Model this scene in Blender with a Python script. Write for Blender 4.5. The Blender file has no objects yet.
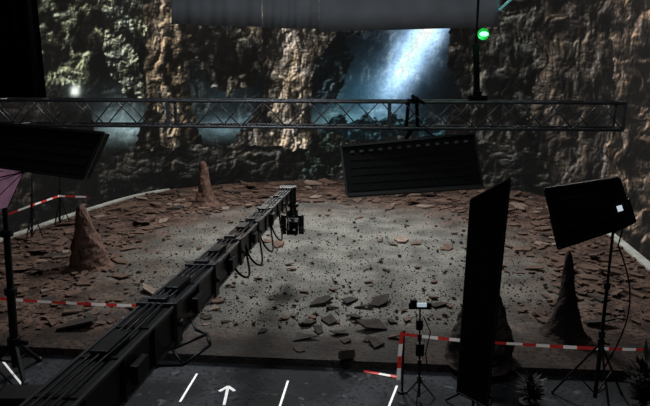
import bpy, bmesh, math, random
import numpy as np
from mathutils import Vector, Matrix, Euler
random.seed(7)
V=Vector
sc=bpy.context.scene
try: sc.view_settings.view_transform='Standard'
except Exception: pass
COL=sc.collection
# ---------------------------------------------------------------- camera
CAMH=5.0; PITCH=math.radians(12.8); F=35/36*650
cd=bpy.data.cameras.new('camera'); cam=bpy.data.objects.new('camera',cd); COL.objects.link(cam)
cd.lens=35; cd.sensor_width=36; cd.clip_end=200
cam.location=(0,0,CAMH); cam.rotation_euler=(math.pi/2-PITCH,0,0); sc.camera=cam
cp,sp=math.cos(PITCH),math.sin(PITCH)
def ray(x,y):
    a=(x-325)/F; b=(203-y)/F
    return V((a, cp+b*sp, -sp+b*cp))
def PD(x,y,D): return V((0,0,CAMH))+ray(x,y)*D
def PZ(x,y,z=0.0):
    r=ray(x,y); return V((0,0,CAMH))+r*((z-CAMH)/r.z)
def PY(x,y,Y):
    r=ray(x,y); return V((0,0,CAMH))+r*(Y/r.y)
# ---------------------------------------------------------------- materials
def s2l(c): return tuple(((v/255)/12.92 if v/255<=0.04045 else ((v/255+0.055)/1.055)**2.4) for v in c)
MATS={}
def mat(name,c,rough=.6,metal=0,var=.3,scale=6,emit=0,bump=0,spec=.5):
    if name in MATS: return MATS[name]
    m=bpy.data.materials.new(name); m.use_nodes=True; nt=m.node_tree; n=nt.nodes; l=nt.links
    b=n['Principled BSDF']; b.inputs['Roughness'].default_value=rough; b.inputs['Metallic'].default_value=metal
    b.inputs['Specular IOR Level'].default_value=spec
    tc=n.new('ShaderNodeTexCoord'); nz=n.new('ShaderNodeTexNoise'); nz.inputs['Scale'].default_value=scale; nz.inputs['Detail'].default_value=6
    l.new(tc.outputs['Object'],nz.inputs['Vector'])
    r=n.new('ShaderNodeValToRGB'); lc=s2l(c)
    r.color_ramp.elements[0].position=.3; r.color_ramp.elements[1].position=.7
    r.color_ramp.elements[0].color=tuple(v*(1-var) for v in lc)+(1,); r.color_ramp.elements[1].color=tuple(min(1,v*(1+var)) for v in lc)+(1,)
    l.new(nz.outputs['Fac'],r.inputs[0]); l.new(r.outputs[0],b.inputs['Base Color'])
    if emit: l.new(r.outputs[0],b.inputs['Emission Color']); b.inputs['Emission Strength'].default_value=emit
    if bump:
        bp=n.new('ShaderNodeBump'); bp.inputs['Strength'].default_value=bump; bp.inputs['Distance'].default_value=.05
        l.new(nz.outputs['Fac'],bp.inputs['Height']); l.new(bp.outputs[0],b.inputs['Normal'])
    MATS[name]=m; return m
black=mat('black paint',(5,5,6),.6,0,.2,spec=.15)
blackm=mat('black metal',(12,12,14),.45,0,.2,spec=.35)
headm=mat('camera head metal',(30,30,33),.45,.1,.2,spec=.5)
blackarm=mat('crane black',(10,10,11),.45,0,.2,spec=.4)
rail_hl=mat('crane rail highlight',(58,59,63),.35,.2,.25,spec=.7)  # lighter grey paints the highlights along the black arm's edges
rubber=mat('black rubber',(5,5,6),.8,spec=.15)
cloth=mat('black cloth',(6,6,7),.95,0,.3,30,spec=.05)
alu=mat('truss aluminium',(104,106,110),.45,.25,.25)
grey=mat('grey banner cloth',(150,154,160),.9,0,.12,2,spec=.1)
rockm=mat('slab rock',(116,102,93),.95,0,.3,4,bump=.3,spec=.1)
rockd=mat('slab rock dark',(88,72,64),.95,0,.3,4,bump=.3,spec=.1)
rockb=mat('slab rock near black',(54,50,48),.95,0,.3,4,bump=.3,spec=.1)
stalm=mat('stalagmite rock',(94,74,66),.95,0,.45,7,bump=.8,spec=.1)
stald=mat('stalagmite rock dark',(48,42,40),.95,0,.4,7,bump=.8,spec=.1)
pebm=mat('pebble rock',(50,47,45),.95,0,.4,5,spec=.1)
whitetape=mat('white floor tape',(245,245,245),.7,0,.05,emit=.2)
redp=mat('barrier red',(205,52,46),.6,0,.1,emit=.1); whitep=mat('barrier white',(225,220,216),.6,0,.05,emit=.15)
# ---------------------------------------------------------------- builder
def basis(d,up=V((0,0,1))):
    d=d.normalized()
    if abs(d.dot(up))>.98: up=V((0,1,0))
    r=d.cross(up).normalized(); u=r.cross(d).normalized(); return d,r,u
class B:
    def __init__(s): s.v=[]; s.f=[]; s.mi=[]
    def add(s,vs,fs,mi=0):
        o=len(s.v); s.v+= [V(v) for v in vs]; s.f+=[tuple(i+o for i in f) for f in fs]; s.mi+=[mi]*len(fs)
    def beam(s,p0,p1,w,h,up=V((0,0,1)),w1=None,h1=None,mi=0):
        p0,p1=V(p0),V(p1); d,r,u=basis(p1-p0,up); w1=w1 or w; h1=h1 or h; vs=[]
        for p,a,b in((p0,w,h),(p1,w1,h1)):
            for sx,sy in((-1,-1),(1,-1),(1,1),(-1,1)): vs.append(p+r*sx*a/2+u*sy*b/2)
        s.add(vs,[(0,1,2,3),(7,6,5,4),(0,4,5,1),(1,5,6,2),(2,6,7,3),(3,7,4,0)],mi)
    def box(s,c,sz,mi=0): c=V(c); s.beam(c-V((0,sz[1]/2,0)),c+V((0,sz[1]/2,0)),sz[0],sz[2],mi=mi)
    def tube(s,p0,p1,r0,r1=None,n=10,mi=0):
        p0,p1=V(p0),V(p1); r1=r0 if r1 is None else r1; d,r,u=basis(p1-p0); vs=[]
        for p,q in((p0,r0),(p1,r1)):
            for i in range(n):
                a=2*math.pi*i/n; vs.append(p+r*math.cos(a)*q+u*math.sin(a)*q)
        s.add(vs,[tuple(range(n)),tuple(range(2*n-1,n-1,-1))]+[(i,n+i,n+(i+1)%n,(i+1)%n) for i in range(n)],mi)
    def path(s,pts,r,n=6):
        for a,b in zip(pts[:-1],pts[1:]): s.tube(a,b,r,n=n)
    def prism(s,poly,vec,mi=0):
        n=len(poly); poly=[V(p) for p in poly]; vec=V(vec)
        s.add(poly+[p+vec for p in poly],[tuple(range(n)),tuple(range(2*n-1,n-1,-1))]+[(i,n+i,n+(i+1)%n,(i+1)%n) for i in range(n)],mi)
    def ball(s,c,r,mi=0,nu=12,nv=8,sq=(1,1,1)):
        c=V(c); vs=[]
        for j in range(nv+1):
            t=math.pi*j/nv
            for i in range(nu):
                a=2*math.pi*i/nu; vs.append(c+V((math.sin(t)*math.cos(a)*r*sq[0],math.sin(t)*math.sin(a)*r*sq[1],math.cos(t)*r*sq[2])))
        s.add(vs,[(j*nu+i,j*nu+(i+1)%nu,(j+1)*nu+(i+1)%nu,(j+1)*nu+i) for j in range(nv) for i in range(nu)],mi)
    def done(s,name,m,root=None,origin=None,bevel=0,smooth=False,**kw):
        o=V(root.location) if root else (V(origin) if origin is not None else V((0,0,0)))
        me=bpy.data.meshes.new(name); me.from_pydata([v-o for v in s.v],[],s.f)
        ms=m if isinstance(m,(list,tuple)) else [m]
        for q in ms: me.materials.append(q)
        me.polygons.foreach_set('material_index',s.mi)
        bm=bmesh.new(); bm.from_mesh(me); bmesh.ops.remove_doubles(bm,verts=bm.verts,dist=1e-6); bmesh.ops.recalc_face_normals(bm,faces=bm.faces); bm.to_mesh(me); bm.free()
        if smooth: me.polygons.foreach_set('use_smooth',[True]*len(me.polygons))
        ob=bpy.data.objects.new(name,me); COL.objects.link(ob)
        if root: ob.parent=root
        else: ob.location=o
        if bevel:
            md=ob.modifiers.new('bevel','BEVEL'); md.width=bevel; md.segments=2; md.limit_method='ANGLE'
        for k,v in kw.items(): ob[k]=v
        return ob
def root(name,loc,label,category,**kw):
    e=bpy.data.objects.new(name,None); e.empty_display_size=.2; COL.objects.link(e); e.location=V(loc)
    e['label']=label; e['category']=category
    for k,v in kw.items(): e[k]=v
    return e
# ---------------------------------------------------------------- numpy noise
def h2(ix,iy,seed):
    v=np.sin(ix*127.1+iy*311.7+seed*74.7)*43758.5453; return v-np.floor(v)
def vn(x,y,seed):
    ix=np.floor(x); iy=np.floor(y); fx=x-ix; fy=y-iy; fx=fx*fx*(3-2*fx); fy=fy*fy*(3-2*fy)
    a=h2(ix,iy,seed);b=h2(ix+1,iy,seed);c=h2(ix,iy+1,seed);d=h2(ix+1,iy+1,seed)
    return (a*(1-fx)+b*fx)*(1-fy)+(c*(1-fx)+d*fx)*fy
def fbm(x,y,seed=0,o=5):
    t=0;w=0;a=1
    for i in range(o): t=t+a*vn(x*2**i+i*17.3,y*2**i+i*9.1,seed+i); w+=a; a*=.55
    return t/w
def ridge(x,y,seed=0,o=5):
    t=0;w=0;a=1
    for i in range(o): t=t+a*(1-np.abs(2*vn(x*2**i+i*11.3,y*2**i+i*5.1,seed+i)-1)); w+=a; a*=.6
    return t/w
# ---------------------------------------------------------------- LED wall
KN=[(-11.2,11.0),(-10.2,14.2),(-9.2,17.6),(-8.2,20.9),(-6.6,24.0),(-3.4,25.8),(.3,26.5),(4.2,26.1),(7.2,24.6),(8.7,21.6),(8.5,18.0),(8.1,14.4),(7.8,11.5)]
def catmull(K,n):
    P=[V((a,b,0)) for a,b in K]; P=[2*P[0]-P[1]]+P+[2*P[-1]-P[-2]]; out=[]
    for i in range(1,len(P)-2):
        for j in range(n):
            t=j/n; p0,p1,p2,p3=P[i-1:i+3]
            out.append(.5*((2*p1)+(p2-p0)*t+(2*p0-5*p1+4*p2-p3)*t*t+(3*p1-3*p2+p3-p0)*t**3))
    out.append(P[-2]); return out
WC=catmull(KN,72)
WX=np.array([p.x for p in WC]); WY=np.array([p.y for p in WC]); NS=len(WC); NZ=280; ZT=9.0
ZZ=np.linspace(0.0,ZT,NZ)
X=np.repeat(WX[:,None],NZ,1); Y=np.repeat(WY[:,None],NZ,1); Z=np.repeat(ZZ[None,:],NS,0)
# perspective-corrected stage content: cave picture laid onto the curved wall
dep=Y*cp+(CAMH-Z)*sp
x=325+F*X/dep; y=203-F*((Z-CAMH)*cp+Y*sp)/dep
def inside(xx,yy,poly):
    r=np.zeros(xx.shape,bool); n=len(poly)
    for i in range(n):
        x0,y0=poly[i]; x1,y1=poly[(i+1)%n]
        if y0==y1: continue
        c=((y0>yy)!=(y1>yy))&(xx<(x1-x0)*(yy-y0)/(y1-y0)+x0); r^=c
    return r
def sm(v,a,b): t=np.clip((v-a)/(b-a),0,1); return t*t*(3-2*t)
xd=x+14*(fbm(x/22,y/22,3)-.5)+9*(fbm(x/6,y/7,5)-.5)
yd=y+12*(fbm(x/22,y/22,13)-.5)+8*(fbm(x/6,y/6,15)-.5)
C=np.zeros(x.shape+(3,))
def hgt(a,b,s,seed,asp):
    wx=a+s*1.2*(fbm(a/(s*1.6),b/(s*1.6),seed+3,3)-.5); wy=b+s*1.2*(fbm(a/(s*1.6),b/(s*1.6),seed+5,3)-.5)
    return ridge(wx/s,wy/(s*asp),seed,6)
def rock(mask,c,s=18,asp=1.6,seed=0,gap=.42,g=1.0,dark=(4,5,5),fl=None,k=5.0,amb=.06,pb=.10,bias=.36):
    a=x[mask]; b=y[mask]; h0=hgt(a,b,s,seed,asp)
    sh=np.clip(bias+k*(h0-hgt(a+1.3,b+1.6,s,seed,asp)),0,1.5)
    patch=sm(fbm(a/(s*1.1),b/(s*1.3),seed+70,4),gap-.06,gap+.14)
    body=np.clip((h0-.42)*3.1,0,1.2)
    t=(amb+.95*sh*body)*(pb+1.0*patch)*g
    t=t*(.75+.5*fbm(a/2.0,b/2.0,seed+9,2))
    if fl is not None: t=t*fl[mask]
    t=t[...,None]; tint=1+.16*(fbm(a/14,b/14,seed+90,3)-.5)[...,None]*np.array((1,.1,-1.4))
    C[mask]=np.array(dark)+np.array(c)*tint*np.clip(t,0,1.6)
ALL=np.ones(x.shape,bool)
rock(ALL,(50,54,54),20,1.5,1,.48,.85)
def glow(cx,cy,sx,sy,c,p=2,q=2,tex=None):
    e=np.exp(-(np.abs((x-cx)/sx)**p+np.abs((y-cy)/sy)**q))
    if tex is not None: e=e*tex
    C[:]=C+e[...,None]*np.array(c)
mist=.5+.9*(fbm(x/14,y/5,66,4))
soft=.6+.8*fbm(x/20,y/20,67,4)
glow(352,92,34,44,(18,32,38),2,2,soft); glow(225,98,32,30,(20,28,31),2,2,soft); glow(124,112,30,22,(46,56,58),2,2,soft)
glow(348,123,54,11,(72,96,98),2,2,mist); glow(228,128,36,11,(84,106,112),4,2,mist); glow(120,129,28,14,(102,120,122),4,2,mist)
glow(352,112,56,24,(14,24,28),2,2,soft)
# light shaft
ax,ay,bx,by=430,20,372,126; L=math.hypot(bx-ax,by-ay); ux,uy=(bx-ax)/L,(by-ay)/L
tt=((x-ax)*ux+(y-ay)*uy)/L; pd=(x-ax)*(-uy)+(y-ay)*ux
wd=23-6*np.clip(tt,0,1)+9*(fbm(x/14,y/16,77)-.5)
core=np.exp(-(np.abs(pd)/wd)**2.1)*sm(tt,-.3,-.05)*(1-sm(tt,.45,1.08))
st=.72+.42*fbm(pd/9+tt*1.5,tt*3+pd/30,88,3)
core=core*st*(1.35-.5*np.clip(tt,0,1))
C[:]=C+core[...,None]*np.array((172,200,230))
C[:]=C+(np.exp(-(np.abs(pd)/44)**2)*sm(tt,-.4,.1)*(1-sm(tt,.7,1.25)))[...,None]*np.array((16,30,42))
# craggy silhouettes at the foot of the shaft
rock(inside(xd,yd,[(322,128),(340,114),(352,120),(366,110),(378,120),(392,112),(404,122),(420,116),(444,128),(444,150),(322,150)]),(40,62,68),8,.9,97,.42,.9,(6,14,17))
cyl=lambda c0,w0,lo=.12:lo+1.1*np.exp(-((x-c0)/w0)**2)
rock(inside(xd,yd,[(186,-80),(285,-80),(282,40),(266,60),(250,88),(226,96),(208,78),(192,52),(198,30)]),(108,106,96),13,1.4,33,.45,.85,(7,7,6))
# left mossy rock mass
rock(inside(xd,yd,[(-80,-80),(112,-80),(116,10),(104,46),(94,60),(100,84),(88,99),(-80,99)]),(124,128,104),15,1.3,21,.47,1.05,(6,6,5),cyl(74,40,.28))
rock(inside(xd,yd,[(108,-80),(152,-80),(148,30),(136,44),(140,70),(150,100),(128,98),(110,70),(102,46)]),(136,138,118),9,1.1,24,.46,1.0,(8,9,8))
# pillar two
rock(inside(xd,yd,[(138,-80),(240,-80),(212,4),(194,34),(186,70),(190,110),(206,152),(136,152),(147,104),(146,50)]),(134,118,98),14,2.0,31,.36,1.1,(6,6,5),cyl(166,21,.15))
# roof
rock(inside(xd,yd,[(170,-80),(700,-80),(700,6),(470,24),(400,26),(330,36),(225,32),(190,20)]),(60,62,61),18,1,51,.47,.85)
rock(inside(xd,yd,[(312,40),(342,36),(354,60),(345,84),(334,104),(308,106),(306,84)]),(58,72,76),11,1.3,37,.42,.85,(6,9,10))
# central pillar, wide and ribbed
PIL=[(236,-80),(360,-80),(340,30),(326,46),(316,62),(310,80),(308,98),(311,122),(328,150),(326,176),(226,176),(230,146),(248,124),(262,98),(266,72),(260,50),(244,34)]
cx_=290-12*sm(y,100,170); w_=24+20*sm(y,100,170)+16*(1-sm(y,25,62))
rock(inside(xd,yd,PIL),(150,137,121),11,2.5,35,.30,1.15,(7,7,6),.2+.9*np.exp(-((x-cx_)/w_)**2),4.8,.10,.22,.38)
# right rock masses
rock(inside(xd,yd,[(446,-80),(520,-80),(540,60),(520,130),(540,190),(430,190),(444,132),(456,100),(450,60)]),(82,80,72),16,1.8,61,.42,.95,(5,5,5),k=4.2,pb=.25)
rock(inside(xd,yd,[(520,-80),(800,-80),(800,330),(620,330),(548,190),(528,120),(540,50)]),(88,79,70),19,1.5,65,.42,.95,(6,6,6),k=4.2,pb=.28)
rock(inside(xd,yd,[(612,-80),(800,-80),(800,330),(626,330),(600,190),(614,110)]),(116,98,84),17,1.6,69,.4,.95,(7,7,6),k=4.2,pb=.28)
# cave floor and low boulders, fading darker downwards
fade=.6+.4*(1-sm(y,145,178))
rock(inside(xd,yd,[(-400,152),(60,150),(150,150),(190,146),(250,144),(300,150),(340,141),(400,136),(450,138),(540,152),(560,200),(560,400),(-400,400)]),(70,66,60),14,.7,81,.43,.95,(6,7,7),fade,4.0,pb=.2)
rock(inside(xd,yd,[(306,142),(322,130),(345,134),(352,150),(340,176),(300,178)]),(50,60,52),7,1,85,.46,.9,(5,7,6))
rock(inside(xd,yd,[(-400,98),(72,96),(88,108),(95,140),(110,152),(60,200),(-400,320)]),(60,54,48),19,1,91,.48,.85,(5,5,5),k=4)
glow(75,91,5.5,6,(215,215,208),2.6,2.6); glow(76,92,16,14,(26,34,34))
C=np.clip(C,0,255)/255
lin=np.where(C<=.04045,C/12.92,((C+.055)/1.055)**2.4)
rgba=np.concatenate([lin,np.ones(lin.shape[:2]+(1,))],-1).reshape(-1,4).astype(np.float32)
LW=root('led_wall',(0,26.5,0),'tall curved LED video wall showing a rocky cave with pillars and a blue light shaft','led wall')
me=bpy.data.meshes.new('screen')
vv=np.stack([X,Y-26.5,Z],-1).reshape(-1,3)
fs=[(i*NZ+j,(i+1)*NZ+j,(i+1)*NZ+j+1,i*NZ+j+1) for i in range(NS-1) for j in range(NZ-1)]
me.from_pydata(vv.tolist(),[],fs)
at=me.color_attributes.new('cave','FLOAT_COLOR','POINT'); at.data.foreach_set('color',rgba.ravel())
so=bpy.data.objects.new('screen',me); COL.objects.link(so); so.parent=LW
so['label']='video screen surface showing the cave picture'
m=bpy.data.materials.new('LED screen picture'); m.use_nodes=True; nt=m.node_tree; n=nt.nodes; l=nt.links; b=n['Principled BSDF']
b.inputs['Base Color'].default_value=(.008,.008,.008,1); b.inputs['Roughness'].default_value=.8; b.inputs['Specular IOR Level'].default_value=.05
a=n.new('ShaderNodeAttribute'); a.attribute_name='cave'
tc=n.new('ShaderNodeTexCoord'); nz=n.new('ShaderNodeTexNoise'); nz.inputs['Scale'].default_value=9; nz.inputs['Detail'].default_value=4
l.new(tc.outputs['Object'],nz.inputs['Vector'])
mr=n.new('ShaderNodeMapRange'); mr.inputs[1].default_value=.3; mr.inputs[2].default_value=.7; mr.inputs[3].default_value=.8; mr.inputs[4].default_value=1.2
l.new(nz.outputs['Fac'],mr.inputs[0])
vm=n.new('ShaderNodeVectorMath'); vm.operation='SCALE'; l.new(a.outputs['Color'],vm.inputs[0]); l.new(mr.outputs[0],vm.inputs['Scale'])
l.new(vm.outputs[0],b.inputs['Emission Color']); b.inputs['Emission Strength'].default_value=1.0
me.materials.append(m)
cen=V((0,15,0))
def offs(p,k): return p+(cen-p).normalized()*k
def curb(i0,i1,w):
    bb=B(); pts=WC[i0:i1:6]
    for a0,a1 in zip(pts[:-1],pts[1:]):
        q=[offs(a0,.03),offs(a1,.03),offs(a1,w),offs(a0,w)]
        bb.prism([V((k.x,k.y,.0)) for k in q],(0,0,.05))
    bb.done('curb_strip',mat('pale curb',(165,168,162),.8,0,.3,3),LW,label='pale strip along the foot of the screen')
curb(0,int(72*4.2),.24); curb(int(72*9.6),len(WC),.27)
# ---------------------------------------------------------------- stage + room shell
inner=[offs(p,.02) for p in WC[::6] ]
bb=B(); poly=[V((p.x,p.y,-.14)) for p in inner]+[V((a,b_,-.14)) for a,b_ in reversed([(-10.9,10.55),(-6,10.5),(-2,10.1),(2,9.75),(7.6,9.35)])]
bb.prism(poly,(0,0,.14))
def nodes_mat(name):
    m=bpy.data.materials.new(name); m.use_nodes=True; nt=m.node_tree; n=nt.nodes; l=nt.links; b=n['Principled BSDF']
    b.inputs['Roughness'].default_value=.95; b.inputs['Specular IOR Level'].default_value=.12
    tc=n.new('ShaderNodeTexCoord')
    def noise(sc_,d=6):
        q=n.new('ShaderNodeTexNoise'); q.inputs['Scale'].default_value=sc_; q.inputs['Detail'].default_value=d; l.new(tc.outputs['Object'],q.inputs['Vector']); return q.outputs['Fac']
    def math_(op,a,b_):
        q=n.new('ShaderNodeMath'); q.operation=op
        for i,v in enumerate((a,b_)):
            if isinstance(v,(int,float)): q.inputs[i].default_value=v
            else: l.new(v,q.inputs[i])
        return q.outputs[0]
    def mix(f,a,b_):
        q=n.new('ShaderNodeMix'); q.data_type='RGBA'
        if isinstance(f,(int,float)): q.inputs[0].default_value=f
        else: l.new(f,q.inputs[0])
        for i,v in((6,a),(7,b_)):
            if isinstance(v,tuple): q.inputs[i].default_value=s2l(v)+(1,)
            else: l.new(v,q.inputs[i])
        return q.outputs[2]
    def ramp(f,a,b_):
        q=n.new('ShaderNodeMapRange'); q.interpolation_type='SMOOTHSTEP'; q.inputs[1].default_value=a; q.inputs[2].default_value=b_; l.new(f,q.inputs[0]); return q.outputs[0]
    return m,n,l,b,tc,noise,math_,mix,ramp
def soil():
    m,n,l,b,tc,noise,math_,mix,ramp=nodes_mat('stage soil')
    mp=n.new('ShaderNodeMapping'); mp.vector_type='POINT'; mp.inputs['Scale'].default_value=(1/5.4,1/6.3,0); mp.inputs['Location'].default_value=(-.15/5.4,-15.8/6.3,0)
    l.new(tc.outputs['Object'],mp.inputs['Vector']); ln=n.new('ShaderNodeVectorMath'); ln.operation='LENGTH'; l.new(mp.outputs[0],ln.inputs[0])
    dist=math_('ADD',ln.outputs['Value'],math_('MULTIPLY',math_('SUBTRACT',noise(.9,5),.5),.8))
    cm=ramp(dist,1.25,.55)
    brown=mix(ramp(noise(1.4),.38,.62),(60,47,42),(100,80,71))
    brown=mix(ramp(noise(11),.48,.62),brown,(40,34,31))
    gy=mix(ramp(noise(1.1),.35,.65),(88,88,85),(124,123,118))
    gy=mix(ramp(noise(30,3),.48,.62),gy,(60,58,56))
    sx=n.new('ShaderNodeSeparateXYZ'); l.new(tc.outputs['Object'],sx.inputs[0])
    col=mix(cm,brown,gy)
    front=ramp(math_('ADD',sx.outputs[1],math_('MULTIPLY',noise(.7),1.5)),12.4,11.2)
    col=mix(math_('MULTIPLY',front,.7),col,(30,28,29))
    l.new(col,b.inputs['Base Color'])
    bp=n.new('ShaderNodeBump'); bp.inputs['Strength'].default_value=.8; bp.inputs['Distance'].default_value=.06
    l.new(math_('ADD',noise(9),math_('MULTIPLY',noise(40),.5)),bp.inputs['Height']); l.new(bp.outputs[0],b.inputs['Normal'])
    return m
def asphalt():
    m,n,l,b,tc,noise,math_,mix,ramp=nodes_mat('worn asphalt floor')
    c=mix(ramp(noise(.9,5),.38,.64),(24,26,29),(48,51,56))
    c=mix(ramp(noise(18,4),.5,.66),c,(16,17,19)); c=mix(ramp(noise(5,6),.62,.7),c,(70,73,76))
    l.new(c,b.inputs['Base Color']); b.inputs['Roughness'].default_value=.8
    bp=n.new('ShaderNodeBump'); bp.inputs['Strength'].default_value=.3; bp.inputs['Distance'].default_value=.02
    l.new(noise(30),bp.inputs['Height']); l.new(bp.outputs[0],b.inputs['Normal'])
    return m
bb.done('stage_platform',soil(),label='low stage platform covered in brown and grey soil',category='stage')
def shell(name,mn,mx,m):
    b_=B(); c=(V(mn)+V(mx))/2; s_=V(mx)-V(mn); b_.box(c,s_); return b_.done(name,m,kind='structure')
RX0,RX1,RY0,RY1,RT=-15,13,-4,30,13
wm=mat('studio wall black',(10,10,12),.9)
shell('floor',(RX0,RY0,-.34),(RX1,RY1,-.14),asphalt())
shell('wall_left',(RX0-.2,RY0,-.14),(RX0,RY1,RT),wm); shell('wall_right',(RX1,RY0,-.14),(RX1+.2,RY1,RT),wm)
shell('wall_back',(RX0,RY1,-.14),(RX1,RY1+.2,RT),wm); shell('wall_front',(RX0,RY0-.2,-.14),(RX1,RY0,RT),wm)
shell('ceiling',(RX0,RY0,RT),(RX1,RY1,RT+.2),wm)
FZ=-.14
# ---------------------------------------------------------------- flat stones and pebbles
WS=[(q.x,q.y) for q in WC[::9]]
def wallmax(p,marg): return min((a-p.x)**2+(c-p.y)**2 for a,c in WS)>marg**2 and abs(p.x)<11
def in_u(p):
    r=False; Q=WS
    for i in range(len(Q)):
        x0,y0=Q[i]; x1,y1=Q[(i+1)%len(Q)]
        if (y0>p.y)!=(y1>p.y) and p.x<(x1-x0)*(p.y-y0)/(y1-y0)+x0: r=not r
    return r
def slab_geo(rnd):
    k=rnd.choice([3,4,4,4,5,5,6]); a0=rnd.random()*6; h=rnd.uniform(.045,.085); asp=rnd.uniform(.45,.8); lo=[];hi=[]
    sh=V((rnd.uniform(-.03,.03),rnd.uniform(-.03,.03),0))
    for j in range(k):
        a=a0+2*math.pi*(j+rnd.uniform(-.3,.3))/k; r=.58*rnd.uniform(.7,1.1)
        p=V((r*math.cos(a),r*math.sin(a)*asp,0)); lo.append(p); hi.append(V((p.x*.95,p.y*.95,h*rnd.uniform(.85,1.1)))+sh)
    vs=lo+hi
    fs=[tuple(range(k))[::-1],tuple(range(k,2*k))]
    for j in range(k):
        q=(j+1)%k; fs.append((j,q,k+q,k+j))
    return vs,fs
rnd=random.Random(23)
SM=[];SD=[];SB=[]
for i in range(20):
    for mm,lst in((rockm,SM),(rockd,SD),(rockb,SB)):
        vs_,fs_=slab_geo(rnd); me=bpy.data.meshes.new('flat_stone'); me.from_pydata(vs_,[],fs_); me.materials.append(mm); lst.append(me)
placed=[]
def put_slab(p,s,tilt=None,flat=1.0,lab='thin broken piece of flat brown rock on soil',me=None):
    if me is None: me=rnd.choice(rnd.choice([SM,SD,SD,SD,SB]))
    ob=bpy.data.objects.new('flat_stone',me); COL.objects.link(ob)
    t=tilt if tilt is not None else rnd.choice([.05,.12,.28])
    eu=Euler((rnd.uniform(-t,t),rnd.uniform(-t,t),rnd.uniform(0,6.28))); sz=V((s,s,s*flat*rnd.uniform(.7,1.1)))
    ob.rotation_euler=eu; ob.scale=sz; R=eu.to_matrix()
    mz=min((R@V((v.co.x*sz.x,v.co.y*sz.y,v.co.z*sz.z))).z for v in me.vertices)
    ob.location=V((p.x,p.y,-mz+.001))
    placed.append((V((p.x,p.y,0)),s))
    ob['label']=lab; ob['category']='rock'; ob['group']='broken rock slabs on the stage'
def PS(hx,hy): return PZ(hx,hy)
cluster=[(306,339,28),(320,304,28),(381,303,28),(372,328,34),(308,324,22),(330,322,24),(354,318,20),(299,350,16),(396,338,18),(262,332,14),(376,345,24),(205,318,16),(226,322,12),(340,334,20),(362,308,14),(346,342,16),(318,331,18),(392,322,16),(330,309,18),(368,340,16)]
for hx,hy,w in cluster:
    p=PS(hx,hy); D=(p-V((0,0,CAMH))).length; put_slab(p,w*D/F,tilt=.25,flat=1.1,me=rnd.choice(rnd.choice([SB,SB,SD])),lab='dark broken rock slab in a loose cluster on grey soil')
for hx,hy,w in [(75,327,34),(82,283,26),(120,278,22),(216,309,18),(20,270,28),(40,253,26),(60,244,22),(28,240,24),(610,275,26),(600,300,26),(620,262,24),(523,250,20),(535,270,22),(600,325,26),(90,318,20),(150,292,22),(50,300,20),(118,300,18)]:
    p=PS(hx,hy)
    if not wallmax(p,.7): continue
    D=(p-V((0,0,CAMH))).length; put_slab(p,w*D/F*1.05,tilt=.2)
p=PZ(347,360); put_slab(p,.34,tilt=.35,flat=6.5,lab='dark broken rock chunk standing on edge on soil',me=SB[3])
cnt=len(placed)
def region(hx,hy):
    e=((hx-335)/215)**2+((hy-272)/70)**2
    if hy<183: return 0
    if e<1: return .02
    if hy<214 : return 1.0
    if hx<165 : return .5 if hy<275 else .14
    if hx>505: return .42 if hy<300 else .16
    return .1
STAL=[(90,266),(206,204),(566,335),(480,359)]
SP=[PZ(*q) for q in STAL]
tries=0
while cnt<299 and tries<30000:
    tries+=1
    hx=rnd.uniform(0,650); hy=rnd.uniform(181,335)
    if rnd.random()>region(hx,hy): continue
    p=PZ(hx,hy)
    if not in_u(p) or not wallmax(p,.6): continue
    if any((p-q).length<.7 for q in SP): continue
    D=(p-V((0,0,CAMH))).length; w=rnd.uniform(8,20) if hy<222 else rnd.uniform(10,25)
    s_=w*D/F
    if any((p-q).length<(s_+r_)*.34 for q,r_ in placed): continue
    put_slab(p,s_,flat=1.3 if hy<222 else 1.1); cnt+=1
# small shards, too many to count
b_=B(); k_=0
while k_<1100:
    hx=rnd.uniform(0,650); hy=rnd.uniform(181,335)
    if rnd.random()>region(hx,hy)+.02: continue
    p=PZ(hx,hy)
    if not in_u(p) or not wallmax(p,.3): continue
    if any((p-q).length<.6 for q in SP): continue
    vs_,fs_=slab_geo(rnd); s_=rnd.uniform(.1,.28); R=Euler((rnd.uniform(-.15,.15),rnd.uniform(-.15,.15),rnd.uniform(0,6.28))).to_matrix()
    b_.add([p+V((0,0,.024))+R@V((v.x*s_,v.y*s_,v.z*s_*1.6)) for v in vs_],fs_); k_+=1
b_.done('rock_shards',rockd,kind='stuff',label='small brown rock shards strewn over the soil',category='rubble')
PM=[]
for i in range(8):
    b_=B(); b_.ball((0,0,0),.5,nu=6,nv=4,sq=(1,rnd.uniform(.6,1),rnd.uniform(.5,.8)))
    b_.v=[v*rnd.uniform(.75,1.2) for v in b_.v]
    ob=b_.done('pebble',pebm); PM.append(ob.data); bpy.data.objects.remove(ob)
def peb_pos():
    while True:
        if rnd.random()<.75:
            a=rnd.random()*6.28; r=math.sqrt(rnd.random())*1.05; hx=340+r*205*math.cos(a); hy=268+r*70*math.sin(a)
        else: hx=rnd.uniform(5,645); hy=rnd.uniform(185,340)
        p=PZ(hx,hy)
        if in_u(p) and wallmax(p,.4): return p
pl=[]
for i in range(300):
    for _ in range(30):
        p=peb_pos()
        if all((p-q).length>.14 for q in pl) and all((p-q).length>r_*.6 for q,r_ in placed): break
    pl.append(p)
    ob=bpy.data.objects.new('pebble',rnd.choice(PM)); COL.objects.link(ob); s_=rnd.choice([.045,.055,.065,.09])*rnd.uniform(.9,1.25)
    ob.scale=(s_*1.3,s_,s_*.8); ob.location=(p.x,p.y,s_*.36); ob.rotation_euler=(0,0,rnd.uniform(0,6))
    ob['label']='small dark stone scattered on the grey soil'; ob['category']='stone'; ob['group']='loose small stones on the stage'
b_=B()
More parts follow.
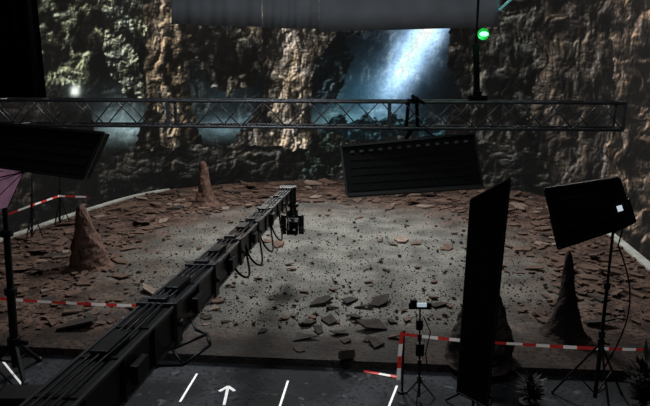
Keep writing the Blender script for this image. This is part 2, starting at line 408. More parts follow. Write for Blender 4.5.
for i in range(3200):
    p=peb_pos(); s_=rnd.uniform(.014,.034); o_=[V((rnd.uniform(.6,1)*s_*math.cos(a),rnd.uniform(.6,1)*s_*math.sin(a),0)) for a in(0,1.5,3.1,4.6)]
    b_.add([p+q for q in o_]+[p+V((0,0,s_))],[(0,1,4),(1,2,4),(2,3,4),(3,0,4)])
b_.done('gravel',pebm,kind='stuff',label='fine dark gravel scattered over the grey soil',category='gravel')
# ---------------------------------------------------------------- stalagmites
def stalagmite(base,top,r,seed,prof,m,label,nu=28,nv=44,amp=.42):
    base=V(base); top=V(top); vs=[];fs=[]
    H=(top-base).z
    for j in range(nv+1):
        t=j/nv; 
        for (t0,r0),(t1,r1) in zip(prof[:-1],prof[1:]):
            if t0<=t<=t1: rr=r0+(r1-r0)*((t-t0)/(t1-t0)); break
        c=base.lerp(top,t); c.z=base.z+H*t
        for i in range(nu):
            a=2*math.pi*i/nu
            nzv=float(fbm(np.array(math.cos(a)*1.6+seed+t*1.2),np.array(math.sin(a)*1.6+t*5.5),seed,4))-.5
            q=r*rr*(1+amp*nzv); vs.append(c+V((math.cos(a)*q,math.sin(a)*q,(nzv*.04*H) if 0<j<nv else 0)))
    fs=[(j*nu+i,j*nu+(i+1)%nu,(j+1)*nu+(i+1)%nu,(j+1)*nu+i) for j in range(nv) for i in range(nu)]
    fs.append(tuple(range(nu))[::-1]); fs.append(tuple(nv*nu+i for i in range(nu)))
    b_=B(); b_.add(vs,fs); b_.done('stalagmite',m,origin=base,label=label,category='stalagmite',smooth=False)
P1=[(0,1.2),(.04,1.02),(.2,.9),(.42,.72),(.55,.56),(.68,.45),(.84,.36),(.95,.22),(1,.06)]
P2=[(0,1.25),(.08,1.0),(.3,.72),(.55,.55),(.8,.4),(.95,.25),(1,.06)]
P3=[(0,1.3),(.06,1.0),(.2,.78),(.38,.58),(.55,.4),(.75,.29),(.93,.17),(1,.05)]
P4=[(0,1.1),(.1,1.0),(.4,.88),(.6,.72),(.8,.48),(.95,.24),(1,.08)]
def stal(px,pyb,ptx,pty,w,seed,prof,m,label):
    bp_=PZ(px,pyb-3); tp=PY(ptx,pty,bp_.y+.1); D=(bp_-V((0,0,CAMH))).length
    bp_.z=0; stalagmite(bp_,tp,w*D/F/2*1.0,seed,prof,m,label)
stal(90,269,81,205,35,3,P1,stalm,'brown cone-shaped rock stalagmite with broad base')
stal(206,207,203,161,21,5,P2,stalm,'slim brown rock stalagmite near the screen')
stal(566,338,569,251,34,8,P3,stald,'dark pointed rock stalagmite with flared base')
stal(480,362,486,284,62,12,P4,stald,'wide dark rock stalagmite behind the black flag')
# ---------------------------------------------------------------- truss
TL=PY(-60,112,10.6); TR=PY(619,115,9.75); TL.z=TR.z=(TL.z+TR.z)/2
ro=root('lighting_truss',(TL+TR)/2,'long horizontal square aluminium lighting truss with zigzag bracing','truss')
d,r,u=basis(TR-TL); S=.4
cor=[( -1,-1),(1,-1),(1,1),(-1,1)]
for sx_,sy_ in cor:
    b_=B(); o_=r*sx_*S/2+u*sy_*S/2; b_.tube(TL+o_,TR+o_,.023,n=10)
    b_.done('chord',alu,ro,smooth=True)
Lt=(TR-TL).length; nb=round(Lt/.36); b_=B()
for i in range(nb):
    a0=TL+d*Lt*i/nb; a1=TL+d*Lt*(i+1)/nb
    for k in range(4):
        c0,c1=cor[k],cor[(k+1)%4]; 
        if i%2: c0,c1=c1,c0
        b_.tube(a0+r*c0[0]*S/2+u*c0[1]*S/2,a1+r*c1[0]*S/2+u*c1[1]*S/2,.011,n=6)
b_.done('bracing',alu,ro,smooth=True,kind='stuff')
for q in[0,.36,.68,1]:
    b_=B(); c=TL+d*Lt*q
    for k in range(4):
        c0,c1=cor[k],cor[(k+1)%4]; b_.beam(c+r*c0[0]*S/2+u*c0[1]*S/2,c+r*c1[0]*S/2+u*c1[1]*S/2,.045,.045)
    b_.done('end_frame',alu,ro)
# truss hoist post with green lamp
hp=PY(477,99,9.95); ht=PY(476,45,9.95)
ro=root('rigging_hoist',hp,'dark hoist post rising from the truss to the ceiling','hoist')
b_=B(); b_.beam(hp-V((0,0,.02)),ht,.08,.08); b_.beam(ht,V((ht.x,ht.y,RT)),.03,.03); b_.done('mast',black,ro)
b_=B(); b_.beam(hp+V((-.14,0,.02)),hp+V((.14,0,.02)),.2,.07); b_.beam(hp,hp+V((0,0,.12)),.12,.12); b_.done('clamp',black,ro,bevel=.01)
gp=PY(484,34,9.7)
ro=root('signal_lamp',gp,'small bright green signal lamp on the hoist post','lamp')
b_=B(); b_.tube(gp+V((0,.05,0)),gp+V((0,.16,0)),.05,.045,n=16); b_.beam(gp+V((0,.13,0)),V((ht.x+.04,ht.y,gp.z)),.03,.03); b_.done('housing',black,ro,smooth=False)
b_=B(); b_.ball(gp,.045,nu=18,nv=12,sq=(1.5,.8,.8)); b_.done('bulb',mat('green core',(150,255,180),.5,0,.02,emit=1.8),ro,smooth=True,label='bright green glowing bulb')
b_=B(); b_.tube(gp+V((0,.04,0)),gp+V((0,.05,0)),.085,.085,n=24); b_.done('halo_disc',mat('green painted halo',(10,130,48),.3,0,.1,emit=.7),ro,label='green painted halo around the bulb')  # glowing disc behind the bulb stands for its green halo
lp=bpy.data.lights.new('green_glow_light','POINT'); lp.energy=2.5; lp.color=(.1,1,.35); lp.shadow_soft_size=.06
lo=bpy.data.objects.new('green_glow_light',lp); COL.objects.link(lo); lo.location=gp+V((0,-.16,-.02))
lh=TL+d*.4
ro=root('rigging_hoist',lh+V((0,0,.22)),'steel hoist chain holding the truss','hoist')
b_=B(); b_.tube(lh+V((0,0,.2)),V((lh.x,lh.y,RT)),.02); b_.done('chain',blackm,ro)
# ---------------------------------------------------------------- grey banner
def banner(x0,x1,y0,y1,Yd,label):
    b_=B(); p00=PY(x0,y1,Yd); p10=PY(x1,y0,Yd); n_=30; top=8.6; vs=[]; 
    for i in range(n_+1):
        t=i/n_; px=p00.x+(p10.x-p00.x)*t; zb=p00.z+(p10.z-p00.z)*t
        for k in range(9):
            f_=k/8; vs.append(V((px,Yd+.02*math.sin(t*17+f_*2)*(1-.5*f_)+.012*math.sin(t*47),zb+(top-zb)*f_)))
    fs=[(i*9+k,(i+1)*9+k,(i+1)*9+k+1,i*9+k+1) for i in range(n_) for k in range(8)]
    b_.add(vs,fs); ob=b_.done('hanging_banner',grey,origin=V(((p00.x+p10.x)/2,Yd,top)),label=label,category='banner',smooth=True)
    ob['group']='grey cloth panels hung above the stage'
    sd=ob.modifiers.new('sol','SOLIDIFY'); sd.thickness=.02
banner(172,262.3,27,24,14.0,'plain grey hanging cloth panel in soft folds')
banner(263,318.4,29,28,14.0,'plain grey hanging cloth panel in soft folds')
banner(319,498,27,32,14.0,'plain grey hanging cloth panel, the widest one')
b_=B(); b_.tube((-4,14.0,8.66),(4.6,14.0,8.66),.04)
for xx in(-3,.3,3.5): b_.tube((xx,14.0,8.6),(xx,14.0,RT),.012)
b_.done('banner_rail',blackm,label='black rail carrying the grey cloth panels',category='rail')
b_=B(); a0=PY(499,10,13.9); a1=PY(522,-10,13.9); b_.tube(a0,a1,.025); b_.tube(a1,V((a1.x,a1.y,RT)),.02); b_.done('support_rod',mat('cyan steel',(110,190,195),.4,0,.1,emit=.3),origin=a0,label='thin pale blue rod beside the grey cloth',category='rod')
# ---------------------------------------------------------------- light fixtures
def quadfix(rt,corners,thick,mname,m,bevel=.02):
    a,b2,c,d_=corners; nrm=(b2-a).cross(d_-a).normalized()
    if nrm.y<0: nrm=-nrm
    b_=B(); b_.prism(corners,nrm*thick); b_.done(mname,m,rt,bevel=bevel); return nrm
def lerp2(c,s,t): return c[0].lerp(c[1],s).lerp(c[3].lerp(c[2],s),t)
def fixture_details(rt,c,nrm,cols,rows):
    b_=B()
    for i in range(4): b_.beam(c[i]-nrm*.015,c[(i+1)%4]-nrm*.015,.035,.035,up=nrm)
    b_.done('frame_rim',blackm,rt)
    b_=B()
    for i in range(cols+1):
        s0=.05+.9*i/cols; b_.beam(lerp2(c,s0,.3)-nrm*.004,lerp2(c,s0,.93)-nrm*.004,.012,.01,up=nrm)
    for j in range(rows+1):
        t0=.3+.63*j/rows; b_.beam(lerp2(c,.05,t0)-nrm*.004,lerp2(c,.95,t0)-nrm*.004,.012,.01,up=nrm)
    b_.done('cooling_grille',black,rt)
Yb=10.0
c=[PY(341,147,Yb),PY(474,134,Yb-.1),PY(482,186,Yb-.35),PY(347,195,Yb-.35)]
hk=PY(412,122,9.98)
ro=root('studio_light',V((hk.x,hk.y,hk.z)),'wide black rectangular studio soft light hung under the truss','studio light')
nrm=quadfix(ro,c,.22,'housing',black)
fixture_details(ro,c,nrm,14,4)
for i in range(13):
    b_=B(); s_=.08+.85*i/12; p=lerp2(c,s_,.13)-nrm*.02; b_.beam(p-(c[1]-c[0]).normalized()*.03,p+(c[1]-c[0]).normalized()*.03,.02,.035)
    b_.done('vent',mat('vent grey',(105,107,110),.5,0,emit=.02),ro)
b_=B(); ym=V((hk.x,hk.y,hk.z-.12))
b_.tube(ym,lerp2(c,.47,.02)+nrm*.05,.035); b_.beam(lerp2(c,.2,-.03)+nrm*.1,lerp2(c,.8,-.03)+nrm*.1,.06,.05)
b_.done('yoke',blackm,ro)
b_=B(); 
for s_ in(-1,1): b_.beam(hk+V((.06*s_,0,.36)),hk+V((.09*s_,0,-.1)),.05,.04); b_.tube(hk+V((.02*s_,-.28,.38)),hk+V((.15*s_,-.3,.3)),.022)
b_.tube(hk+V((-.12,0,-.1)),hk+V((.14,0,-.1)),.04); b_.ball(hk+V((.0,-.3,.36)),.06); b_.tube(hk+V((0,-.3,.36)),hk+V((0,.0,.4)),.03)
b_.done('clamp',black,ro)
b_=B(); pts=[]
for i in range(13):
    t=i/12; pts.append(hk+V((.12+.75*t,-.02,-.05-.5*t*(1-t)-.22*t)))
b_.path(pts,.012); b_.done('power_cable',rubber,ro,smooth=True)
# left hanging light
c=[PY(-14,123,8.3),PY(105,133,8.2),PY(84,179,8.1),PY(-14,165,8.2)]
hk2=PY(20,124,10.25)
ro=root('studio_light',hk2,'black rectangular studio light hanging below the truss, tilted','studio light')
nrm=quadfix(ro,c,.2,'housing',black); fixture_details(ro,c,nrm,8,3)
b_=B(); b_.tube(hk2,hk2-V((0,0,.2)),.03); b_.tube(hk2-V((0,0,.2)),lerp2(c,.3,.1)+nrm*.1,.03); b_.tube(hk2-V((0,0,.2)),lerp2(c,.6,.1)+nrm*.1,.02); b_.done('yoke',blackm,ro)
def stand(ro,base,top,rad=.022,legr=.8,lh=.75,a0=.3,nleg=3,mt=blackm):
    base=V((base[0],base[1],base[2])); H=(top-base).z
    ax=top-base
    b_=B(); m1=base+ax*.42; m2=base+ax*.7
    b_.tube(base+ax*.04,m1,rad*1.35); b_.tube(m1,m2,rad*1.1); b_.tube(m2,top,rad*.85)
    for q in(m1,m2): b_.tube(q-V((0,0,.05)),q+V((0,0,.05)),rad*2)
    b_.done('pole',mt,ro)
    for k in range(nleg):
        a=a0+2*math.pi*k/nleg; f_=V((base.x+legr*math.cos(a),base.y+legr*math.sin(a),base.z+.015)); b_=B()
        kp=base+ax*(lh/H); b_.tube(kp,f_,rad*.75); b_.tube(base+ax*.06,kp.lerp(f_,.55),rad*.5); b_.ball(f_+V((0,0,.01)),rad*1.1,nu=8,nv=6)
        b_.done('leg',mt,ro)
    b_=B(); kp=base+ax*(lh/H); b_.tube(kp-V((0,0,.06)),kp+V((0,0,.06)),rad*2.2); b_.tube(kp,kp+V((rad*5,-rad*2,0)),rad*.8); b_.done('collar',mt,ro)
# right light on stand
Ys=9.0
c=[PY(545,189,Ys+.1),PY(619,178,Ys-.25),PY(633,222,Ys-.35),PY(559,246,Ys)]
base=V((PY(605,300,8.75).x,8.75,FZ))
ro=root('studio_light',base,'black panel studio light on a tall tripod stand','studio light')
nrm=quadfix(ro,c,.2,'housing',black); 
b_=B()
for i in range(4): b_.beam(c[i]-nrm*.02,c[(i+1)%4]-nrm*.02,.04,.04,up=nrm)
b_.done('frame_rim',blackm,ro)
b_=B(); b_.prism([lerp2(c,.12,.2),lerp2(c,.75,.2),lerp2(c,.75,.8),lerp2(c,.12,.8)],-nrm*.05)
b_.done('rear_panel',rubber,ro,bevel=.015)
b_=B(); b_.prism([lerp2(c,.86,.58),lerp2(c,.93,.58),lerp2(c,.93,.69),lerp2(c,.86,.69)],-nrm*.04); b_.done('display',mat('lit display',(200,208,220),.5,0,.1,emit=.8),ro,label='small lit white display')
tp=PY(613,232,8.8)
stand(ro,base,tp,.024,.62,1.0,.5)
b_=B(); e1=lerp2(c,1.03,.5)+nrm*.05; e0=lerp2(c,-.03,.5)+nrm*.15
b_.tube(tp,lerp2(c,.85,.98)+nrm*.08,.03); b_.path([e1,lerp2(c,1.03,1.05)+nrm*.1,tp],.018); b_.path([e0,lerp2(c,-.03,1.08)+nrm*.12,lerp2(c,.9,1.08)+nrm*.1],.018)
b_.done('yoke',blackm,ro)
b_=B(); pts=[e1+V((0,-.05,-.1))]
for t in range(1,14): q=t/13; pts.append(V((base.x+.32*math.sin(q*3.3),8.7-.1*q,tp.z+(-2.2)*q+.0)))
b_.path(pts,.012); b_.done('power_cable',rubber,ro,smooth=True)
# ---------------------------------------------------------------- tall black flag
t0,t1=PY(471,200,8.75),PY(510,179,8.3); b0=PY(457,400,8.75); b1=PY(487,412,8.3)
ro=root('black_flag',V(((b0.x+b1.x)/2,8.5,FZ)),'tall narrow black fabric flag panel standing upright','flag panel')
b0.z=max(b0.z,FZ+.2); b1.z=max(b1.z,FZ+.2)
b_=B(); b_.prism([t0,t1,b1,b0],V((.03,.07,0))); b_.done('panel',cloth,ro,bevel=.01)
b_=B(); 
for a0,a1 in((t0,t1),(t1,b1),(b1,b0),(b0,t0)): b_.tube(a0,a1,.018)
b_.done('frame_rim',blackm,ro)
mb=(b0+b1)/2+V((.05,.12,0)); mt_=(t0+t1)/2+V((.05,.1,-.5)); b_=B(); b_.tube(V((mb.x,mb.y,FZ+.03)),mt_,.022); b_.done('pole',blackm,ro)
for k in range(3):
    b_=B(); a=.6+k*2.1; b_.tube(V((mb.x,mb.y,FZ+.35)),V((mb.x+.42*math.cos(a),mb.y+.42*math.sin(a),FZ+.02)),.018); b_.done('leg',blackm,ro)
# ---------------------------------------------------------------- small monitor stand
base=PZ(419,400,FZ); 
ro=root('monitor_stand',base,'slim stand with a small lit monitor clamped on top','monitor stand')
tp=PY(420,309,base.y); stand(ro,base,tp,.016,.25,.35,.2)
b_=B(); b_.box(tp+V((0,0,.05)),(.34,.05,.1)); b_.box(tp+V((-.1,0,.1)),(.1,.06,.1)); b_.done('bracket',black,ro,bevel=.01)
b_=B(); b_.box(tp+V((.02,-.035,.08)),(.14,.02,.06)); b_.done('display',mat('lit display cool',(190,205,215),.5,0,.1,emit=.6),ro,label='small lit screen')
b_=B(); b_.box(tp+V((0,0,-.25)),(.1,.08,.16)); b_.done('battery_box',black,ro,bevel=.01)
b_=B(); b_.box(tp+V((.02,0,-.65)),(.12,.09,.2)); b_.done('battery_box',black,ro,bevel=.01)
b_=B(); b_.path([tp+V((.05,-.03,-.1)),tp+V((.16,-.05,-.35)),tp+V((.1,-.05,-.7)),tp+V((.15,-.03,-1.0))],.009); b_.done('power_cable',rubber,ro)
# ---------------------------------------------------------------- barrier posts + tape
def post(p,h,label,rad=.02,br=.12):
    ro=root('barrier_post',V((p.x,p.y,p.z)),label,'barrier post')
    b_=B(); b_.tube(p+V((0,0,.03)),p+V((0,0,h)),rad); b_.ball(p+V((0,0,h)),rad*1.5,nu=10,nv=6); b_.done('pole',blackm,ro)
    b_=B(); b_.tube(p,p+V((0,0,.03)),br,br*.9,n=20); b_.done('base',black,ro)
def tape(pts,w,stripe,label,flat=False):
    b_=B(); seg=[]
    for a,c_ in zip(pts[:-1],pts[1:]):
        L_=(c_-a).length; k=max(1,int(L_/.06))
        for i in range(k): seg.append(a.lerp(c_,i/k))
    seg.append(pts[-1]); s_=0
    for i,(a,c_) in enumerate(zip(seg[:-1],seg[1:])):
        d_=(c_-a).normalized()
        if flat: up=d_.cross(V((0,0,1))).normalized()
        elif abs(d_.z)>.8: up=V((1,.2,0)).normalized()
        else: up=(V((0,0,1))+.25*math.sin(s_*3)*V((0,1,0))).normalized()
        b_.add([a-up*w/2,c_-up*w/2,c_+up*w/2,a+up*w/2],[(0,1,2,3)],int(s_/stripe)%2); s_+=(c_-a).length
    return b_.done('barrier_tape',[redp,whitep],origin=pts[0],label=label,category='barrier tape')
def sag(a,c_,k=.06,n_=10): return [a.lerp(c_,i/n_)-V((0,0,4*k*(i/n_)*(1-i/n_))) for i in range(n_+1)]
pz=PZ(402,392,FZ); post(pz,1.03,'slim black barrier post holding striped tape',br=.08)
tA=V((pz.x,pz.y-.03,.86)); tB=PY(518,344,8.95); tC=PY(700,350,8.9)
tape(sag(tA,tB,.02)+sag(tB,tC,.03)[1:],.05,.22,'red and white striped barrier tape strung across the stage front')
tape([V((pz.x-.03,pz.y-.03,.9)),V((pz.x-.06,pz.y-.05,.5)),V((pz.x-.07,pz.y-.06,.1))],.065,.2,'red and white striped tape end hanging from a post')
g0=PZ(364,371,.01-.14); g1=PZ(398,377,.01-.14); tape([g0,g1],.07,.2,'short strip of red and white tape on the floor',flat=True)
post(V((tC.x,tC.y+.03,FZ)),1.0,'slim black barrier post holding striped tape')
lp1=PY(-30,296,10.3); lp2=PY(150,306,9.95)
tape(sag(lp1,lp2,.03),.05,.24,'red and white striped barrier tape strung along the stage edge')
post(V((lp2.x,lp2.y+.03,FZ)),lp2.z-FZ+.05,'slim black barrier post holding striped tape'); post(V((lp1.x,lp1.y+.03,FZ)),lp1.z-FZ+.05,'slim black barrier post holding striped tape')
# ---------------------------------------------------------------- left edge equipment
base=V((PY(2,250,9.7).x,9.7,FZ)); tp=PY(2,168,9.7)
ro=root('light_stand',base,'thick black steel stand beside the stage','light stand'); stand(ro,base,tp,.05,.5,.6,1.2)
def fl(px,pyb,pyt,label,rad=.02,legr=.45):
    bp_=PZ(px,pyb,0.0); t_=PY(px,pyt,bp_.y); ro=root('light_stand',bp_,label,'light stand'); stand(ro,bp_,t_,rad,legr,.9,.4); return bp_,t_
q1,q1t=fl(32,240,176,'slim metal light stand on the stage near the screen',.022,.3)
q2,q2t=fl(60,226,176,'slim metal light stand on the stage near the screen',.02,.3)
tape([PY(6,215,q1.y-.3),PY(30,206,q1.y-.06),PY(59,196,q2.y-.06)]+[PY(88,197,q2.y-.1)],.055,.3,'red and white striped tape strung between light stands')
# mauve reflector
cR=PY(2,184,9.0)
ro=root('reflector_umbrella',V((cR.x-.45,cR.y,FZ)),'mauve photographic umbrella reflector on a stand','umbrella')
b_=B(); Yu=9.0; apex=PY(24,172,Yu-.1); rim=[PY(2,160,Yu),PY(-20,152,Yu+.2),PY(-40,170,Yu+.3),PY(-42,195,Yu+.2),PY(-20,214,Yu),PY(8,207,Yu-.05)]
n_=len(rim)
for k in range(n_): b_.add([apex,rim[k],rim[(k+1)%n_]],[(0,1,2)])
b_.done('canopy',mat('mauve backlit fabric',(170,126,152),.7,0,.25,emit=.22),ro)  # slight emission stands in for light shining through from behind
b_=B(); 
for k in range(n_): b_.tube(apex+V((0,-.01,0)),rim[k]+V((0,-.01,0)),.006)
b_.tube(apex,cR+V((-.45,0,0)),.01); b_.done('rib',black,ro)
stand(ro,V((cR.x-.45,cR.y,FZ)),cR+V((-.45,0,0)),.02,.3,.5,.4)
# black drape at left
b_=B(); vs=[]; n_=60
for i in range(n_+1):
    t=i/n_; py=16.2+.12*math.sin(t*34)
    for zz in(3.95,8.8): vs.append(V((PY(-40+76*t,0,16.2).x,py,zz)))
b_.add(vs,[(2*i,2*i+2,2*i+3,2*i+1) for i in range(n_)])
ob=b_.done('black_drape',cloth,label='black pleated masking drape hanging in front of the screen',category='drape',smooth=True)
sd=ob.modifiers.new('s','SOLIDIFY'); sd.thickness=.02
b_=B(); b_.tube((-10.2,16.2,8.84),(-7.2,16.2,8.84),.04); b_.tube((-9.5,16.2,8.8),(-9.5,16.2,RT),.02); b_.tube((-7.6,16.2,8.8),(-7.6,16.2,RT),.02)
b_.done('drape_rail',blackm,label='black rail carrying the drape',category='rail')
# ---------------------------------------------------------------- camera crane
TIP=PD(286,195,14.0); NEAR=PD(88,394,4.1)
d=(TIP-NEAR).normalized(); _,r,u=basis(d)
PIV=NEAR-d*1.5
ro=root('camera_crane',V((PIV.x-.1,PIV.y,FZ)),'long black telescopic camera crane reaching over the stage','camera crane')
LT=(TIP-NEAR).length; START=NEAR-d*2.8
nsec=7
for i in range(nsec):
    a0=NEAR+d*(LT*i/nsec); a1=NEAR+d*(LT*(i+1)/nsec)
    if i==0: a0=START
    k0=1-.045*i; w=.32*k0; h=.34*k0; b_=B()
    b_.beam(a0,a1,w*.9,h*.9,up=u); b_.done('arm_section',blackarm,ro,bevel=.004)
    b_=B()
    for sx_ in(-1,1):
        for sy_ in(-1,1): b_.beam(a0+r*sx_*w/2*.92+u*sy_*h/2*.92,a1+r*sx_*w/2*.92+u*sy_*h/2*.92,.024,.024,up=u)
    b_.done('arm_rail_highlight',rail_hl,ro,label='edge rails coloured lighter as highlights along the arm')
    b_=B(); LL=(a1-a0).length; kk=max(2,int(LL/.55))
    for j in range(kk+1):
        q=a0+d*LL*j/kk
        for sx_ in(-1,1): b_.beam(q+r*sx_*w/2*.93-u*h*.45,q+r*sx_*w/2*.93+u*h*.45,.04,.02,up=d)
        b_.beam(q-r*w*.45+u*h*.46,q+r*w*.45+u*h*.46,.04,.02,up=u)
    b_.done('arm_rib',blackm,ro)
    b_=B(); b_.beam(a1-d*.08,a1+d*.08,w*1.12,h*1.14,up=u)
    b_.beam(a1-d*.06+u*h*.6,a1+d*.06+u*h*.6,w*.5,.05,up=u)
    for sx_ in(-1,1): b_.tube(a1+r*sx_*w*.5,a1+r*sx_*w*.66,.035)
    b_.done('joint_collar',headm,ro,bevel=.008)
for i,f_ in enumerate((.04,.2,.36,.52,.7)):
    b_=B(); q=NEAR+d*LT*f_; hh=.19-.055*f_; b_.beam(q-d*.22+u*hh,q+d*.18+u*hh,.13,.07,up=u); b_.beam(q-d*.1+r*hh,q+d*.14+r*hh,.06,.14,up=u); b_.done('cable_bracket',blackm,ro,bevel=.008)
b_=B(); 
for sx_,uu in((.06,.195),(-.06,.19),(.0,.195)):
    b_.path([START+r*sx_+u*uu]+[NEAR+d*(LT*k/14)+r*(sx_+.01*math.sin(k*2))+u*(uu-.0045*k) for k in range(15)],.01)
b_.done('arm_cable',mat('cable grey',(34,34,37),.5,0,.2),ro,smooth=True)
for s0,s1,dp in((.38,.47,.34),(.47,.58,.42),(.58,.69,.46),(.69,.80,.5),(.79,.9,.5),(.89,.99,.5)):
    b_=B(); a0=NEAR+d*LT*s0+r*.12; a1=NEAR+d*LT*s1+r*.12; pts=[]
    for i in range(17):
        t=i/16; pts.append(a0.lerp(a1,t)+V((.12*math.sin(math.pi*t),0,-dp*(4*t*(1-t))**.7)))
    b_.path(pts,.015); b_.done('cable_loop',rubber,ro,smooth=True)
# end head
b_=B(); hd=TIP+d*.12
b_.beam(TIP-d*.1,hd,.3,.34,up=u); b_.beam(hd+V((-.16,0,.16)),hd+V((.22,0,.16)),.2,.05); b_.beam(hd+V((.14,0,.16)),hd+V((.14,0,-.42)),.14,.14); b_.tube(hd+V((.14,0,-.2)),hd+V((.14,0,-.28)),.13,n=18)
b_.done('end_bracket',headm,ro,bevel=.01)
hc=hd+V((.12,0,-.36))
b_=B(); b_.tube(hc,hc-V((0,0,.12)),.13,n=20); b_.beam(hc+V((-.2,0,-.14)),hc+V((.2,0,-.14)),.12,.06)
for sx_ in(-1,1): b_.beam(hc+V((.2*sx_,0,-.11)),hc+V((.2*sx_,0,-.56)),.12,.045); b_.tube(hc+V((.17*sx_,0,-.44)),hc+V((.25*sx_,0,-.44)),.07,n=18)
b_.done('remote_head',headm,ro,bevel=.006)
b_=B(); cc=hc+V((0,.05,-.41)); b_.box(cc,(.25,.36,.28)); b_.box(cc+V((0,-.24,.02)),(.18,.12,.2)); b_.box(cc+V((0,0,.17)),(.05,.24,.06)); b_.done('film_camera',black,ro,bevel=.012)
b_=B(); b_.tube(cc+V((0,.18,0)),cc+V((0,.42,0)),.07,.085,n=20); b_.box(cc+V((0,.46,0)),(.24,.1,.18)); b_.done('camera_lens',blackm,ro)
b_=B(); b_.box(cc+V((.05,-.31,.02)),(.05,.01,.04)); b_.done('head_highlight',mat('highlight grey',(170,170,175),.4,0,emit=.15),ro)  # small pale block added as a painted highlight on the camera
b_=B()
for sx_ in(-1,1): b_.beam(PIV+r*sx_*.22-V((0,0,.4)),PIV+r*sx_*.22+u*.1,.3,.04,up=r)
b_.tube(PIV-r*.27,PIV+r*.27,.05,n=16); b_.beam(PIV-V((0,0,.45)),PIV-V((0,0,.38)),.5,.4,up=V((0,1,0)))
b_.done('pivot_yoke',black,ro,bevel=.01)
b_=B(); b_.tube(V((PIV.x,PIV.y,FZ+.5)),PIV-V((0,0,.44)),.11,n=20); b_.tube(V((PIV.x,PIV.y,FZ+.5)),V((PIV.x,PIV.y,FZ+1.3)),.16,n=20); b_.done('column',blackm,ro)
b_=B(); b_.box((PIV.x,PIV.y,FZ+.4),(1.0,1.5,.22)); b_.beam((PIV.x-.75,PIV.y-.6,FZ+.3),(PIV.x+.75,PIV.y-.6,FZ+.3),.12,.12); b_.beam((PIV.x-.75,PIV.y+.6,FZ+.3),(PIV.x+.75,PIV.y+.6,FZ+.3),.12,.12); b_.done('dolly_base',black,ro,bevel=.02)
for sx_ in(-1,1):
    for sy_ in(-1,1):
        b_=B(); q=V((PIV.x+.78*sx_,PIV.y+.6*sy_,FZ+.2)); b_.tube(q-V((.06,0,0)),q+V((.06,0,0)),.2,n=24); b_.done('wheel',rubber,ro)
b_=B(); q=START; b_.beam(q-d*.4,q+d*.1,.45,.5,up=u); b_.done('counterweight',black,ro,bevel=.02)
# grab handles
b_=B(); hs=NEAR+d*LT*.12-u*.15
h1=PD(136,366,5.0); h2_=PD(172,349,5.3); h3=PD(207,334,5.5); h4=PD(210,345,5.4); h5=PD(183,365,5.2)
b_.path([hs,h2_,h3,h4,h5,h1,hs],.014); b_.tube(h2_,h5,.012); b_.tube(NEAR+d*LT*.22-u*.12,PD(196,330,5.6),.012); b_.tube(PD(196,330,5.6),h3,.013)
b_.done('grab_handle',blackm,ro,smooth=True)
# ---------------------------------------------------------------- equipment case by the crane
ec=PZ(26,412,FZ); ro=root('equipment_case',ec,'low black equipment case on the studio floor','case')
b_=B(); b_.box(ec+V((0,0,.14)),(.7,.4,.28)); b_.done('body',black,ro,bevel=.02)
b_=B(); b_.box(ec+V((0,0,.31)),(.72,.42,.06)); b_.done('lid',blackm,ro,bevel=.015)
b_=B(); b_.path([ec+V((-.12,-.2,.2)),ec+V((-.12,-.24,.2)),ec+V((.12,-.24,.2)),ec+V((.12,-.2,.2))],.012); b_.done('handle',headm,ro)
# ---------------------------------------------------------------- floor markings
def mark(a,c_,w,label='white adhesive tape line on the studio floor'):
    b_=B(); a=V(a);c_=V(c_); a.z=c_.z=FZ+.004; b_.beam(a,c_,w,.006); b_.done('floor_marking',whitetape,origin=(a+c_)/2,label=label,category='floor marking')
for a,c_ in(((197,374),(180,402)),((288,381),(279,409)),((-4,353),(22,385)),((397,386),(388,409))): mark(PZ(*a,FZ),PZ(*c_,FZ),.035)
b_=B(); A=PZ(224,405,FZ+.004); T=PZ(228,387,FZ+.004); d_=(T-A).normalized(); rr=V((d_.y,-d_.x,0))
b_.beam(A,T-d_*.03,.045,.006); 
for s_ in(-1,1): b_.beam(T+d_*.02,T-d_*.13+rr*s_*.12,.05,.006)
b_.done('floor_arrow',whitetape,origin=A,label='white tape arrow stuck on the studio floor',category='floor marking')
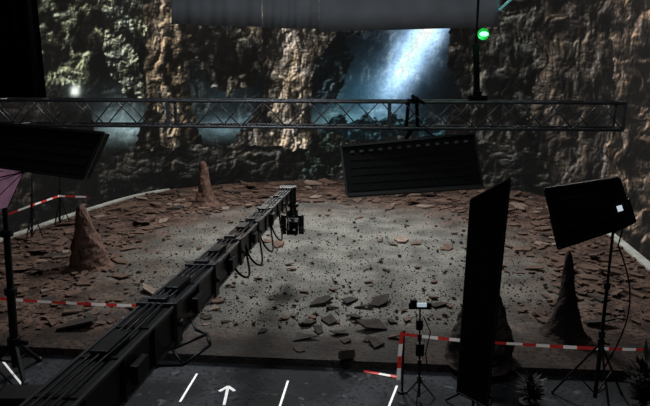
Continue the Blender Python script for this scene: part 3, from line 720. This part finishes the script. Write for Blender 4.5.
# ---------------------------------------------------------------- dark foliage at front right
def plant(px,py,hgt_,wd,nl,seed,label):
    rn=random.Random(seed); bs=PZ(px,py,FZ); ro=root('potted_plant',bs,label,'plant')
    b_=B(); b_.tube(bs,bs+V((0,0,.24)),.11,.15,n=18); b_.done('pot',black,ro)
    b_=B()
    for k in range(nl):
        a=rn.uniform(0,6.28); rr_=rn.uniform(.2,1)*wd; L_=hgt_*rn.uniform(.55,1); s0=bs+V((0,0,.22)); mid=s0+V((math.cos(a)*rr_*.4,math.sin(a)*rr_*.4,L_*.65)); e=s0+V((math.cos(a)*rr_,math.sin(a)*rr_,L_*rn.uniform(.7,1)))
        sd_=V((-math.sin(a),math.cos(a),0))*.035; b_.path([s0,mid],.008,5)
        b_.add([mid,mid.lerp(e,.45)+sd_,e,mid.lerp(e,.45)-sd_],[(0,1,2,3)])
        for z2 in(.35,.6,.85):
            p_=s0.lerp(mid,z2); a2=a+rn.uniform(-1.8,1.8); e2=p_+V((math.cos(a2)*.2,math.sin(a2)*.2,rn.uniform(0,.12))); s2=V((-math.sin(a2),math.cos(a2),0))*.03
            b_.add([p_,p_.lerp(e2,.5)+s2,e2,p_.lerp(e2,.5)-s2],[(0,1,2,3)])
    b_.done('foliage',mat('dark leaves',(16,21,17),.7),ro,kind='stuff')
plant(528,416,.6,.26,30,3,'small dark leafy potted plant on the studio floor')
plant(640,424,1.05,.4,60,5,'bushy dark potted plant beside the light stand')
# ---------------------------------------------------------------- lights
def area(name,loc,target,size,energy,color=(1,1,1),spread=None):
    ld=bpy.data.lights.new(name,'AREA'); ld.energy=energy; ld.color=color; ld.size=size
    if spread: ld.spread=math.radians(spread)
    o_=bpy.data.objects.new(name,ld); COL.objects.link(o_); o_.location=loc
    o_.rotation_euler=(V(target)-V(loc)).to_track_quat('-Z','Y').to_euler(); return o_
area('stage_key_light',(.3,20.5,10.8),(.2,15.6,0),2.2,1150,(.99,1,.97),130)
area('stage_back_light',(-4,23,9.5),(-3,20,0),2,330,(1,.88,.8))
area('stage_side_light',(6.5,21,9.5),(5,18,0),2.0,230,(1,.95,.92))
area('front_fill_helper',(0,1,11.5),(0,12,1),4,115,(.9,.95,1))  # added camera-side fill, brightens the truss and cloth panels
area('banner_fill_helper',(.5,8.5,11.5),(.5,14,7),2,85,(.92,.96,1))  # invented lamp that lifts the grey cloth panels
area('crane_fill_helper',(-2.0,8.0,11),(-1.4,7,2.5),1.2,70,(.92,.96,1),60)  # extra unseen lamp put in to brighten the dark arm
w=bpy.data.worlds.new('world'); sc.world=w; w.use_nodes=True; w.node_tree.nodes['Background'].inputs[0].default_value=(.02,.025,.03,1); w.node_tree.nodes['Background'].inputs[1].default_value=.2
